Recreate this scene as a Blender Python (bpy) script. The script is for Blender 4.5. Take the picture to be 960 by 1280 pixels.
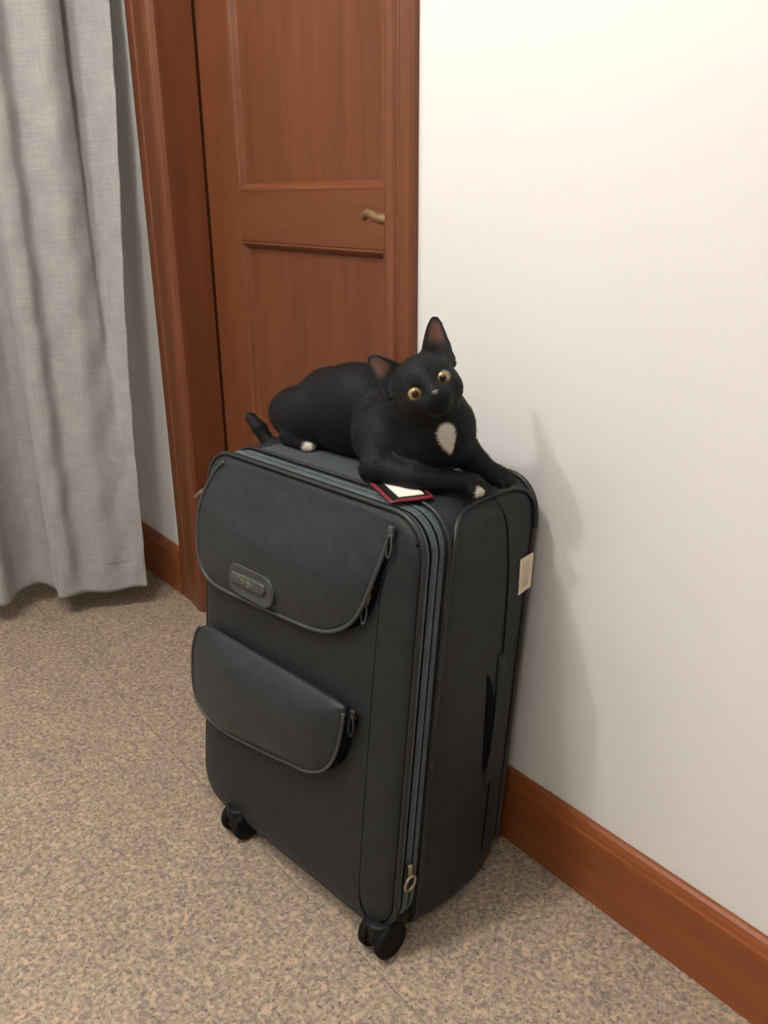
import bpy, bmesh, math, random
import numpy as np
from mathutils import Vector, Matrix

for o in list(bpy.data.objects):
    bpy.data.objects.remove(o)
scene = bpy.context.scene
COL = scene.collection
random.seed(4)
rng = np.random.default_rng(4)

# ------------------------------------------------------------------ camera
CAM_H = 1.05
cam_d = bpy.data.cameras.new('camera')
cam_d.sensor_fit = 'VERTICAL'
cam_d.sensor_height = 36.0
cam_d.lens = 1055.0 / 1280.0 * 36.0
cam_d.clip_start = 0.02
cam = bpy.data.objects.new('camera', cam_d)
COL.objects.link(cam)
cam_right = Vector((0.6281, 0.7781, -0.0073))
cam_up = Vector((-0.2698, 0.2266, 0.9359))
cam_back = cam_right.cross(cam_up).normalized()
cam_up = cam_back.cross(cam_right).normalized()
cam_right = cam_right.normalized()
m = Matrix((cam_right, cam_up, cam_back)).transposed().to_4x4()
m.translation = (0, 0, CAM_H)
cam.matrix_world = m
scene.camera = cam

# ------------------------------------------------------------------ light
scene.view_settings.view_transform = 'Standard'
scene.view_settings.look = 'None'
scene.view_settings.gamma = 1.0
scene.view_settings.use_curve_mapping = False
scene.view_settings.exposure = 0.3

world = bpy.data.worlds.new('world')
scene.world = world
world.use_nodes = True
bg = world.node_tree.nodes['Background']
bg.inputs[0].default_value = (1.0, 0.93, 0.86, 1)
bg.inputs[1].default_value = 0.05


def lamp(name, loc, power, radius, col):
    d = bpy.data.lights.new(name, 'POINT')
    d.shadow_soft_size = radius
    d.energy = power
    d.color = col
    o = bpy.data.objects.new(name, d)
    COL.objects.link(o)
    o.location = loc
    return o


# globe lamps under the ceiling, the last an added fill
LAMP = (1.0, 0.95, 0.905)
lamp('ceiling_lamp', (-0.95, -0.08, 2.45), 46, 0.10, LAMP)
lamp('ceiling_lamp', (-1.22, -0.92, 2.42), 44, 0.045, LAMP)
lamp('ceiling_lamp', (-2.0, -1.2, 2.42), 10, 0.14, LAMP)
lamp('ceiling_lamp', (0.75, -1.1, 2.42), 30, 0.09, LAMP)  # added fill from the right, brightens the wall strip by the curtain

# ------------------------------------------------------------------ helpers


def obj(name, me, parent=None, mat=None, label=None, cat=None, kind=None, group=None, smooth=True):
    if mat is not None and len(me.materials) == 0:
        me.materials.append(mat)
    o = bpy.data.objects.new(name, me)
    COL.objects.link(o)
    if parent is not None:
        o.parent = parent
    if smooth:
        me.polygons.foreach_set('use_smooth', [True] * len(me.polygons))
    if label:
        o['label'] = label
    if cat:
        o['category'] = cat
    if kind:
        o['kind'] = kind
    if group:
        o['group'] = group
    return o


def empty(name, loc, rz=0, label=None, cat=None, kind=None):
    o = bpy.data.objects.new(name, None)
    COL.objects.link(o)
    o.location = loc
    o.rotation_euler = (0, 0, rz)
    o.empty_display_size = 0.05
    if label:
        o['label'] = label
    if cat:
        o['category'] = cat
    if kind:
        o['kind'] = kind
    return o


def mesh(name, verts, faces):
    me = bpy.data.meshes.new(name)
    me.from_pydata([tuple(v) for v in verts], [], faces)
    me.update()
    bm = bmesh.new()
    bm.from_mesh(me)
    bmesh.ops.recalc_face_normals(bm, faces=bm.faces)
    bm.to_mesh(me)
    bm.free()
    return me


def box_mesh(name, x0, x1, y0, y1, z0, z1, bev=0.0, seg=2):
    bm = bmesh.new()
    bmesh.ops.create_cube(bm, size=1)
    for v in bm.verts:
        v.co = ((x0 + x1) / 2 + v.co.x * (x1 - x0), (y0 + y1) / 2 + v.co.y * (y1 - y0), (z0 + z1) / 2 + v.co.z * (z1 - z0))
    if bev > 0:
        bmesh.ops.bevel(bm, geom=list(bm.edges), offset=bev, segments=seg, affect='EDGES', profile=0.5)
    me = bpy.data.meshes.new(name)
    bm.to_mesh(me)
    bm.free()
    return me


def loft(name, rings, closed=True, cap0=True, cap1=True):
    n = len(rings[0])
    V = [p for r in rings for p in r]
    F = []
    for i in range(len(rings) - 1):
        for j in range(n if closed else n - 1):
            k = (j + 1) % n
            F.append((i * n + j, i * n + k, (i + 1) * n + k, (i + 1) * n + j))
    if closed and cap0:
        F.append(tuple(range(n)))
    if closed and cap1:
        F.append(tuple(range((len(rings) - 1) * n, len(rings) * n)))
    return mesh(name, V, F)


def catmull(pts, sub=8, closed=False):
    P = [np.array(p, float) for p in pts]
    n = len(P)
    out = []
    for i in range(n if closed else n - 1):
        if closed:
            p0, p1, p2, p3 = P[(i - 1) % n], P[i], P[(i + 1) % n], P[(i + 2) % n]
        else:
            p0, p1, p2, p3 = P[max(i - 1, 0)], P[i], P[i + 1], P[min(i + 2, n - 1)]
        for k in range(sub):
            t = k / sub
            out.append(0.5 * (2 * p1 + (p2 - p0) * t + (2 * p0 - 5 * p1 + 4 * p2 - p3) * t * t + (3 * p1 - p0 - 3 * p2 + p3) * t ** 3))
    if not closed:
        out.append(P[-1])
    return out


def tube(name, pts, r, closed=False, n=8, flat=1.0):
    P = [Vector(p) for p in pts]
    N = len(P)
    rad = r if hasattr(r, '__len__') else [r] * N
    rings = []
    prev = None
    for i in range(N):
        if closed:
            t = P[(i + 1) % N] - P[(i - 1) % N]
        else:
            t = P[min(i + 1, N - 1)] - P[max(i - 1, 0)]
        if t.length < 1e-9:
            t = Vector((0, 0, 1))
        t.normalize()
        if prev is None:
            u = t.orthogonal().normalized()
        else:
            u = (prev - t * prev.dot(t)).normalized()
        prev = u
        w = t.cross(u)
        rings.append([tuple(P[i] + (u * math.cos(2 * math.pi * k / n) + w * math.sin(2 * math.pi * k / n) * flat) * rad[i]) for k in range(n)])
    if closed:
        V = [p for q in rings for p in q]
        F = []
        # best twist match
        best = min(range(n), key=lambda s: (Vector(rings[0][s]) - Vector(rings[-1][0])).length)
        for i in range(N - 1):
            for j in range(n):
                k = (j + 1) % n
                F.append((i * n + j, i * n + k, (i + 1) * n + k, (i + 1) * n + j))
        for j in range(n):
            k = (j + 1) % n
            F.append(((N - 1) * n + j, (N - 1) * n + k, (k + best) % n, (j + best) % n))
        return mesh(name, V, F)
    return loft(name, rings)


def cyl_mesh(name, c, axis, r, h, n=24, bev=0.0):
    """cylinder centred on c along unit axis, rounded rims"""
    ax = Vector(axis).normalized()
    u = ax.orthogonal().normalized()
    w = ax.cross(u)
    prof = [(-h / 2, r - bev), (-h / 2 + bev * 0.3, r - bev * 0.3), (-h / 2 + bev, r), (h / 2 - bev, r), (h / 2 - bev * 0.3, r - bev * 0.3), (h / 2, r - bev)]
    rings = []
    for hh, rr in prof:
        rings.append([tuple(Vector(c) + ax * hh + (u * math.cos(2 * math.pi * k / n) + w * math.sin(2 * math.pi * k / n)) * rr) for k in range(n)])
    return loft(name, rings)


# ------------------------------------------------------------------ materials
def new_mat(name):
    mt = bpy.data.materials.new(name)
    mt.use_nodes = True
    nt = mt.node_tree
    b = nt.nodes['Principled BSDF']
    return mt, nt, b


def node(nt, typ, **kw):
    nd = nt.nodes.new(typ)
    for k, v in kw.items():
        setattr(nd, k, v)
    return nd


def ramp(nt, stops, interp='LINEAR'):
    r = nt.nodes.new('ShaderNodeValToRGB')
    r.color_ramp.interpolation = interp
    e = r.color_ramp.elements
    while len(e) > 1:
        e.remove(e[0])
    e[0].position = stops[0][0]
    e[0].color = (*stops[0][1], 1)
    for p, c in stops[1:]:
        q = e.new(p)
        q.color = (*c, 1)
    return r


def s2l(r, g, b):
    f = lambda c: ((c / 255 + 0.055) / 1.055) ** 2.4 if c > 10 else c / 255 / 12.92
    return (f(r), f(g), f(b))


def coords(nt, scale=(1, 1, 1), kind='Object'):
    tc = node(nt, 'ShaderNodeTexCoord')
    mp = node(nt, 'ShaderNodeMapping')
    mp.inputs['Scale'].default_value = scale
    nt.links.new(tc.outputs[kind], mp.inputs[0])
    return mp


def noise(nt, vec, scale, detail=4, rough=0.55):
    n = node(nt, 'ShaderNodeTexNoise')
    n.inputs['Scale'].default_value = scale
    n.inputs['Detail'].default_value = detail
    n.inputs['Roughness'].default_value = rough
    nt.links.new(vec.outputs[0], n.inputs['Vector'])
    return n


def bump(nt, b, height, strength, dist):
    bp = node(nt, 'ShaderNodeBump')
    bp.inputs['Strength'].default_value = strength
    bp.inputs['Distance'].default_value = dist
    nt.links.new(height, bp.inputs['Height'])
    nt.links.new(bp.outputs[0], b.inputs['Normal'])
    return bp


def mat_plain(name, col, rough=0.6, metal=0.0, var=0.12, scale=60, bmp=0.0, spec=0.5, stretch=(1, 1, 1)):
    mt, nt, b = new_mat(name)
    v = coords(nt, stretch)
    n = noise(nt, v, scale)
    r = ramp(nt, [(0.3, tuple(c * (1 - var) for c in col)), (0.7, tuple(min(1, c * (1 + var)) for c in col))])
    nt.links.new(n.outputs[0], r.inputs[0])
    nt.links.new(r.outputs[0], b.inputs['Base Color'])
    b.inputs['Roughness'].default_value = rough
    b.inputs['Metallic'].default_value = metal
    b.inputs['Specular IOR Level'].default_value = spec
    if bmp:
        bump(nt, b, n.outputs[0], bmp, 0.001)
    return mt


def mat_wood(name, c0, c1, c2, axis='z', rough=0.38):
    mt, nt, b = new_mat(name)
    st = {'z': (14, 14, 0.9), 'x': (0.9, 14, 14)}[axis]
    v = coords(nt, st)
    n1 = noise(nt, v, 2.2, 6, 0.6)
    st2 = {'z': (90, 90, 3), 'x': (3, 90, 90)}[axis]
    v2 = coords(nt, st2)
    n2 = noise(nt, v2, 3.0, 3, 0.6)
    mx = node(nt, 'ShaderNodeMix')
    mx.data_type = 'FLOAT'
    mx.inputs[0].default_value = 0.3
    nt.links.new(n1.outputs[0], mx.inputs[2])
    nt.links.new(n2.outputs[0], mx.inputs[3])
    r = ramp(nt, [(0.3, c0), (0.5, c1), (0.72, c2)])
    nt.links.new(mx.outputs[0], r.inputs[0])
    nt.links.new(r.outputs[0], b.inputs['Base Color'])
    b.inputs['Roughness'].default_value = rough
    b.inputs['Specular IOR Level'].default_value = 0.4
    bump(nt, b, n2.outputs[0], 0.12, 0.0006)
    return mt


def mat_wall(name, col):
    mt, nt, b = new_mat(name)
    v = coords(nt)
    n = noise(nt, v, 2.0, 3)
    r = ramp(nt, [(0.3, tuple(c * 0.965 for c in col)), (0.7, col)])
    nt.links.new(n.outputs[0], r.inputs[0])
    nt.links.new(r.outputs[0], b.inputs['Base Color'])
    b.inputs['Roughness'].default_value = 0.62
    b.inputs['Specular IOR Level'].default_value = 0.3
    n2 = noise(nt, v, 160, 4, 0.6)
    bump(nt, b, n2.outputs[0], 0.10, 0.0015)
    return mt


def mat_granite():
    mt, nt, b = new_mat('granite')
    v = coords(nt)
    st = coords(nt, (1.0, 1.0, 1.0))
    n1 = noise(nt, st, 135, 4, 0.65)
    base = ramp(nt, [(0.30, s2l(100, 91, 84)), (0.42, s2l(132, 119, 106)), (0.54, s2l(152, 137, 119)), (0.70, s2l(180, 160, 136))])
    nt.links.new(n1.outputs[0], base.inputs[0])

    def speck(prev, scale, lo_, hi_, col, amt):
        mpv = coords(nt, (1.0, 1.0, 1.0))
        mpv.inputs['Location'].default_value = (scale * 0.37, scale * 0.11, 1.3)
        nn = noise(nt, mpv, scale, 2, 0.5)
        rm = ramp(nt, [(lo_, (0, 0, 0)), (hi_, (amt, amt, amt))])
        nt.links.new(nn.outputs[0], rm.inputs[0])
        q = node(nt, 'ShaderNodeMixRGB')
        nt.links.new(rm.outputs[0], q.inputs[0])
        nt.links.new(prev.outputs[0], q.inputs[1])
        q.inputs[2].default_value = (*col, 1)
        return q
    mx = speck(base, 95, 0.56, 0.63, s2l(108, 101, 98), 0.7)
    mx = speck(mx, 105, 0.57, 0.65, s2l(188, 160, 133), 0.7)
    mx = speck(mx, 160, 0.61, 0.66, s2l(76, 69, 66), 0.75)
    # soft large drift
    n3 = noise(nt, v, 7, 4)
    dr = ramp(nt, [(0.3, (0.95, 0.95, 0.96)), (0.7, (1.10, 1.09, 1.07))])
    nt.links.new(n3.outputs[0], dr.inputs[0])
    mul = node(nt, 'ShaderNodeMixRGB', blend_type='MULTIPLY')
    mul.inputs[0].default_value = 1
    nt.links.new(mx.outputs[0], mul.inputs[1])
    nt.links.new(dr.outputs[0], mul.inputs[2])
    nt.links.new(mul.outputs[0], b.inputs['Base Color'])
    b.inputs['Roughness'].default_value = 0.5
    b.inputs['Specular IOR Level'].default_value = 0.35
    return mt


def mat_weave(name, col, col2, rough=0.75, scale=620.0, bmp=0.35, sheen=0.15):
    """woven nylon: fine two-way thread relief"""
    mt, nt, b = new_mat(name)
    tc = node(nt, 'ShaderNodeTexCoord')
    mp = node(nt, 'ShaderNodeMapping')
    nt.links.new(tc.outputs['Object'], mp.inputs[0])
    mp.inputs['Rotation'].default_value = (0.0, 0.0, 0.0)
    hs = []
    for d in ('X', 'Z'):
        w = node(nt, 'ShaderNodeTexWave')
        w.bands_direction = d
        w.inputs['Scale'].default_value = scale / 6.28
        w.inputs['Distortion'].default_value = 0.4
        nt.links.new(mp.outputs[0], w.inputs['Vector'])
        hs.append(w)
    mm = node(nt, 'ShaderNodeMath', operation='MULTIPLY')
    nt.links.new(hs[0].outputs['Fac'], mm.inputs[0])
    nt.links.new(hs[1].outputs['Fac'], mm.inputs[1])
    n = noise(nt, mp, 40, 4)
    ad = node(nt, 'ShaderNodeMath', operation='MULTIPLY_ADD')
    nt.links.new(mm.outputs[0], ad.inputs[0])
    ad.inputs[1].default_value = 0.5
    nt.links.new(n.outputs[0], ad.inputs[2])
    r = ramp(nt, [(0.3, col), (0.95, col2)])
    nt.links.new(ad.outputs[0], r.inputs[0])
    nt.links.new(r.outputs[0], b.inputs['Base Color'])
    b.inputs['Roughness'].default_value = rough
    b.inputs['Sheen Weight'].default_value = sheen
    b.inputs['Specular IOR Level'].default_value = 0.32
    b.inputs['Sheen Roughness'].default_value = 0.4
    bump(nt, b, mm.outputs[0], bmp, 0.0006)
    return mt


def mat_linen():
    mt, nt, b = new_mat('linen')
    v1 = coords(nt, (14, 14, 420))
    v2 = coords(nt, (420, 420, 9))
    n1 = noise(nt, v1, 1.0, 3, 0.6)
    n2 = noise(nt, v2, 1.0, 3, 0.6)
    v3 = coords(nt)
    n3 = noise(nt, v3, 26, 5, 0.6)
    ad = node(nt, 'ShaderNodeMath', operation='ADD')
    nt.links.new(n1.outputs[0], ad.inputs[0])
    nt.links.new(n2.outputs[0], ad.inputs[1])
    ad2 = node(nt, 'ShaderNodeMath', operation='MULTIPLY_ADD')
    nt.links.new(n3.outputs[0], ad2.inputs[0])
    ad2.inputs[1].default_value = 0.9
    nt.links.new(ad.outputs[0], ad2.inputs[2])
    dv = node(nt, 'ShaderNodeMath', operation='DIVIDE')
    nt.links.new(ad2.outputs[0], dv.inputs[0])
    dv.inputs[1].default_value = 2.9
    r = ramp(nt, [(0.3, s2l(136, 135, 134)), (0.5, s2l(154, 153, 150)), (0.7, s2l(174, 172, 168))])
    nt.links.new(dv.outputs[0], r.inputs[0])
    nt.links.new(r.outputs[0], b.inputs['Base Color'])
    b.inputs['Roughness'].default_value = 0.85
    b.inputs['Specular IOR Level'].default_value = 0.15
    b.inputs['Sheen Weight'].default_value = 0.2
    bump(nt, b, ad.outputs[0], 0.3, 0.0012)
    return mt


M_WALL = mat_wall('wall_paint', s2l(226, 225, 221))
M_FLOOR = mat_granite()
RX1, RY0 = 3.2, -4.6   # room extent behind the camera
M_GROUT = mat_plain('grout', s2l(146, 130, 114), 0.9)
M_WOOD = mat_wood('door_wood', s2l(92, 52, 31), s2l(106, 60, 36), s2l(119, 70, 44), 'z')
M_WOODX = mat_wood('rail_wood', s2l(95, 54, 32), s2l(108, 62, 36), s2l(121, 72, 44), 'x')
M_BASE = mat_wood('skirting_wood', s2l(116, 62, 32), s2l(132, 72, 37), s2l(146, 82, 44), 'x', 0.42)
M_LINEN = mat_linen()
M_BRASS = mat_plain('aged_brass', s2l(150, 124, 86), 0.42, 0.8)
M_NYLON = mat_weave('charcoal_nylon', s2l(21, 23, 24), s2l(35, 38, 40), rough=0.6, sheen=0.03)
M_TOP = mat_weave('nylon_lit_top', s2l(47, 52, 55), s2l(73, 79, 83), rough=0.55, sheen=0.05)  # lighter copy of the shell nylon, top light put into the colour
M_FLAP = mat_weave('flap_nylon', s2l(27, 30, 32), s2l(45, 49, 52), rough=0.5, sheen=0.04)
M_GUSSET = mat_weave('teal_grey_tape', s2l(50, 59, 63), s2l(76, 88, 94), rough=0.7)
M_TRIM = mat_plain('grey_binding', s2l(56, 59, 61), 0.45)
M_PIPE = mat_plain('dark_piping', s2l(26, 26, 28), 0.45)
M_DARK = mat_plain('black_zip_and_shade', s2l(8, 8, 9), 0.9, spec=0.1)  # also stands for shade beside the pocket flap and handle strap
M_PLASTIC = mat_plain('black_plastic', s2l(14, 14, 15), 0.5, spec=0.25)
M_RUBBER = mat_plain('black_rubber', s2l(9, 9, 10), 0.7, spec=0.2)
M_STEEL = mat_plain('nickel', s2l(176, 164, 148), 0.3, 0.95)
M_PLATE = mat_plain('badge_plate', s2l(76, 78, 74), 0.4, 0.35)
M_MARK = mat_plain('badge_mark', s2l(118, 116, 98), 0.45, 0.4)
M_PAPER = mat_plain('cream_paper', s2l(214, 200, 178), 0.8, var=0.05)
M_INK = mat_plain('faded_print', s2l(198, 184, 163), 0.8)
M_CARD = mat_plain('white_card', s2l(238, 232, 220), 0.6, var=0.03)
M_RED = mat_plain('red_binding', s2l(118, 34, 42), 0.5)
M_BLACKPVC = mat_plain('black_vinyl', s2l(26, 25, 28), 0.4)

# ------------------------------------------------------------------ room
YW = 0.9117          # face of the wall with the door
DOOR_L, DOOR_R = -1.885, -1.112
YDOOR = 0.995        # face of the door leaf
ROOM_X0 = -2.52

# floor with granite tiles
fl = obj('floor', box_mesh('floor', ROOM_X0 - 0.1, RX1, RY0, 1.25, -0.06, -0.0025), None, M_GROUT, kind='structure', smooth=False)
TS, TX, JT = 0.6, 2.4, 0.0008
tile_cache = {}
xs = [-4.75 + TX * i for i in range(4)]
ys = [0.556 - TS * i for i in range(9)]
for x in xs:
    for y1 in [0.556 + TS] + ys:
        x0, x1 = max(x, ROOM_X0 - 0.05) + JT / 2, min(x + TX, RX1 - 0.02) - JT / 2
        ya, yb = max(y1 - TS, RY0 + 0.02) + JT / 2, min(y1, 1.2) - JT / 2
        key = (round(x1 - x0, 4), round(yb - ya, 4))
        if key not in tile_cache:
            tile_cache[key] = box_mesh('floor_tile', -key[0] / 2, key[0] / 2, -key[1] / 2, key[1] / 2, -0.012, 0, 0.0006, 1)
            tile_cache[key].materials.append(M_FLOOR)
        t = obj('floor_tile', tile_cache[key], fl, None, smooth=False)
        t.location = ((x0 + x1) / 2, (ya + yb) / 2, 0)

# wall with door opening (one mesh)
bmw = bmesh.new()
for (x0, x1, z0, z1) in ((ROOM_X0 - 0.1, DOOR_L - 0.02, 0, 2.6), (DOOR_R + 0.02, RX1, 0, 2.6), (DOOR_L - 0.02, DOOR_R + 0.02, 2.07, 2.6)):
    me = box_mesh('tmp', x0, x1, YW, YW + 0.16, z0, z1)
    bmw.from_mesh(me)
    bpy.data.meshes.remove(me)
me = bpy.data.meshes.new('wall_back')
bmw.to_mesh(me)
bmw.free()
obj('wall_back', me, None, M_WALL, kind='structure', smooth=False)
obj('wall_left', box_mesh('wall_left', ROOM_X0 - 0.1, ROOM_X0, RY0, YW, 0, 2.6), None, M_WALL, kind='structure', smooth=False)

obj('wall_right', box_mesh('wall_right', RX1, RX1 + 0.1, RY0, YW + 0.16, 0, 2.6), None, M_WALL, kind='structure', smooth=False)
obj('wall_front', box_mesh('wall_front', ROOM_X0 - 0.1, RX1 + 0.1, RY0 - 0.1, RY0, 0, 2.6), None, M_WALL, kind='structure', smooth=False)
obj('ceiling', box_mesh('ceiling', ROOM_X0 - 0.1, RX1 + 0.1, RY0 - 0.1, YW + 0.16, 2.6, 2.66), None, M_WALL, kind='structure', smooth=False)


def skirting(name, x0, x1):
    h, t = 0.138, 0.016
    prof = [(0, 0), (t, 0), (t, h - 0.022), (t - 0.002, h - 0.018), (t - 0.003, h - 0.012), (t - 0.006, h - 0.004), (t - 0.010, h), (0, h)]
    rings = [[(x, YW - 0.0005 - p, z + 0.0008) for p, z in prof] for x in (x0, x1)]
    return obj(name, loft(name, rings), None, M_BASE, kind='structure', smooth=False)


skirting('baseboard_back', -1.043, RX1 - 0.02)
skirting('baseboard_left', ROOM_X0 + 0.002, -2.024)


def casing(name, pts, zt, mat=M_WOOD):
    """vertical moulding from profile (x, projection)"""
    rings = [[(x, YW - p, z) for x, p in pts] for z in (0.001, zt)]
    return loft(name, rings)


trim = empty('trim_1', (0, 0, 0), kind='structure')
profL = [(-2.022, -0.0), (-2.022, 0.010), (-2.018, 0.014), (-1.985, 0.016), (-1.980, 0.013), (-1.976, 0.013), (-1.972, 0.016),
         (-1.945, 0.019), (-1.930, 0.021), (-1.920, 0.0245), (-1.908, 0.0255), (-1.896, 0.0235), (-1.889, 0.018), (DOOR_L, 0.010), (DOOR_L, 0.0)]
obj('casing', casing('casing', profL, 2.2), trim, M_WOOD, smooth=False)
profR = [(DOOR_R, 0.0), (DOOR_R, 0.012), (-1.106, 0.018), (-1.098, 0.021), (-1.082, 0.021), (-1.076, 0.016), (-1.072, 0.016), (-1.066, 0.019),
         (-1.050, 0.015), (-1.045, 0.010), (-1.045, 0.0)]
obj('casing', casing('casing', profR, 2.2), trim, M_WOOD, smooth=False)
obj('casing', box_mesh('casing', DOOR_L, DOOR_R, YW - 0.018, YW, 2.05, 2.2, 0.003), trim, M_WOODX, smooth=False)
obj('jamb', box_mesh('jamb', DOOR_L - 0.02, DOOR_L, YW + 0.0005, YDOOR - 0.004, 0.001, 2.07), trim, M_WOOD, smooth=False)
obj('jamb', box_mesh('jamb', DOOR_R, DOOR_R + 0.02, YW + 0.0005, YW + 0.155, 0.001, 2.07), trim, M_WOOD, smooth=False)
obj('jamb', box_mesh('jamb', DOOR_L, DOOR_R, YW + 0.0005, YW + 0.155, 2.05, 2.07), trim, M_WOODX, smooth=False)

obj('jamb', box_mesh('jamb', DOOR_L - 0.0195, DOOR_L - 0.010, YDOOR - 0.004, YW + 0.155, 0.001, 2.07), trim, M_WOOD, smooth=False)

# door leaf: stiles, rails, recessed panels with mouldings, lever handle
door = empty('door_1', (0, 0, 0), kind='structure')
DX0, DX1 = DOOR_L + 0.005, DOOR_R - 0.004
SL, SR = -1.742, -1.252 + 0.02
DZ0, DZ1 = 0.006, 2.046
YB = YDOOR + 0.04
obj('stile', box_mesh('stile', DX0, SL, YDOOR, YB, DZ0, DZ1, 0.0025), door, M_WOOD, smooth=False)
obj('stile', box_mesh('stile', SR, DX1, YDOOR, YB, DZ0, DZ1, 0.0025), door, M_WOOD, smooth=False)
rails = [(DZ0, 0.22), (0.955, 1.058), (1.92, DZ1)]
for z0, z1 in rails:
    obj('rail', box_mesh('rail', SL + 0.0003, SR - 0.0003, YDOOR + 0.0004, YB, z0, z1, 0.002), door, M_WOODX, smooth=False)
for z0, z1 in ((0.22, 0.955), (1.058, 1.92)):
    p = obj('panel', box_mesh('panel', SL, SR, YDOOR + 0.014, YB - 0.004, z0, z1), door, M_WOOD, smooth=False)
    # mitred moulding frame between the panel and the stiles
    prof = [(0.0, 0.0005), (0.004, 0.0), (0.008, 0.003), (0.013, 0.011), (0.016, 0.0142)]
    rings = []
    for ins, dep in prof:
        rings.append([(SL + ins, YDOOR + dep, z0 + ins), (SR - ins, YDOOR + dep, z0 + ins), (SR - ins, YDOOR + dep, z1 - ins), (SL + ins, YDOOR + dep, z1 - ins)])
    obj('moulding', loft('moulding', rings, cap0=False, cap1=False), p, M_WOODX, smooth=False)
lev = catmull([(-1.150, 0.993, 1.012), (-1.150, 0.955, 1.012), (-1.156, 0.945, 1.011), (-1.18, 0.942, 1.012), (-1.205, 0.943, 1.019), (-1.222, 0.946, 1.018), (-1.230, 0.947, 1.012)], 6)
rr = [0.009] * 8 + [0.0095 - 0.0028 * max(0, (i - 16)) / 20 for i in range(8, len(lev))]
hd = obj('handle', tube('handle', lev, rr, n=10), door, M_BRASS)
obj('rosette', cyl_mesh('rosette', (-1.150, YDOOR - 0.004, 1.012), (0, 1, 0), 0.024, 0.0075, 24, 0.003), hd, M_BRASS)

# ------------------------------------------------------------------ curtain
zl = [0.062, 0.30, 0.52, 0.80, 1.12, 1.47, 2.35]
cols = [
    [(-2.012, .793), (-2.008, .797), (-2.006, .802), (-2.004, .815), (-2.002, .838), (-2.000, .856), (-1.995, .868)],
    [(-2.022, .770), (-2.024, .776), (-2.036, .781), (-2.062, .787), (-2.098, .792), (-2.122, .795), (-2.130, .800)],
    [(-2.040, .745), (-2.040, .748), (-2.045, .752), (-2.052, .760), (-2.066, .767), (-2.075, .772), (-2.08, .782)],
    [(-2.052, .700), (-2.050, .700), (-2.050, .704), (-2.050, .712), (-2.056, .72), (-2.060, .728), (-2.062, .742)],
    [(-2.084, .652), (-2.086, .652), (-2.090, .656), (-2.096, .660), (-2.106, .668), (-2.116, .675), (-2.12, .69)],
    [(-2.078, .615), (-2.078, .615), (-2.080, .617), (-2.082, .622), (-2.09, .628), (-2.096, .632), (-2.10, .645)],
    [(-2.098, .586), (-2.100, .588), (-2.104, .590), (-2.108, .592), (-2.112, .594), (-2.116, .597), (-2.12, .61)],
    [(-2.160, .598), (-2.170, .600), (-2.180, .602), (-2.188, .604), (-2.192, .606), (-2.195, .608), (-2.20, .614)],
    [(-2.215, .570), (-2.230, .568), (-2.245, .566), (-2.255, .566), (-2.258, .566), (-2.26, .568), (-2.26, .572)],
    [(-2.200, .515), (-2.210, .512), (-2.220, .510), (-2.228, .508), (-2.232, .506), (-2.235, .506), (-2.235, .51)],
    [(-2.150, .462), (-2.150, .463), (-2.152, .464), (-2.152, .466), (-2.155, .468), (-2.156, .470), (-2.16, .48)],
]
for i in range(1, 9):     # further folds beyond the frame edge
    y = .462 - i * .062
    off = [0.03, 0.075, 0.055, 0.0][i % 4]
    cols.append([(-2.165 - off + 0.01 * math.sin(i), y + 0.004 * k) for k in range(7)])
lev2 = []
for k in range(len(zl)):
    lev2.append(catmull([(c[k][0], c[k][1], zl[k] + (0.004 * math.sin(ci * 1.7) if k == 0 else 0)) for ci, c in enumerate(cols)], 8))
ncol = len(lev2[0])
grid = []
for j in range(ncol):
    grid.append(catmull([lev2[k][j] for k in range(len(zl))], 14))
V, F = [], []
nr = len(grid[0])
for j in range(ncol):
    for i in range(nr):
        p = grid[j][i].copy()
        w = 0.0016 * math.sin(p[2] * 37 + j * 0.35) + 0.0012 * math.sin(p[2] * 71 - j * 0.5)
        p[0] += w
        V.append(tuple(p))
for j in range(ncol - 1):
    for i in range(nr - 1):
        F.append((j * nr + i, j * nr + i + 1, (j + 1) * nr + i + 1, (j + 1) * nr + i))
base = np.array([-2.1, 0.5, 0.0])
cur = empty('curtain', tuple(base), label='grey linen curtain hanging in soft folds at the left edge', cat='curtain')
me = mesh('curtain_cloth', [tuple(np.array(v) - base) for v in V], F)
cl = obj('cloth', me, cur, M_LINEN)
sm = cl.modifiers.new('thick', 'SOLIDIFY')
sm.thickness = 0.0018
sm.offset = 0
# stitched hem line near the bottom
hem = [np.array(lev2[0][j]) + np.array([0.0022, -0.001, 0.085]) - base + (np.array(lev2[1][j]) - np.array(lev2[0][j])) * np.array([.35, .35, 0]) for j in range(0, ncol)]
obj('hem_stitch', tube('hem_stitch', hem, 0.0006, n=5), cl, mat_plain('hem_thread', s2l(158, 158, 157), 0.8))
rod = obj('curtain_rod', cyl_mesh('curtain_rod', (-2.09 + 2.1, 0.40 - 0.5, 2.37), (0.12, 1, 0), 0.012, 1.0, 16, 0.002), cur, M_STEEL)

# ------------------------------------------------------------------ suitcase
SC_O = np.array([-1.175, 0.5385, 0.0])
SC_YAW = 0.1026
SHEAR = 0.1017
Z0 = 0.055
W, H, D = 0.461, 0.616, 0.250
A0 = -0.012


def Lc(a, b, z):
    """suitcase coordinates (across, depth, height) with its backward lean"""
    return (a, b + SHEAR * z, z + Z0)


_c, _s = math.cos(SC_YAW), math.sin(SC_YAW)


def Wd(a, b, z):
    x, y, zz = Lc(a, b, z)
    return np.array([SC_O[0] + _c * x - _s * y, SC_O[1] + _s * x + _c * y, zz])


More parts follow.
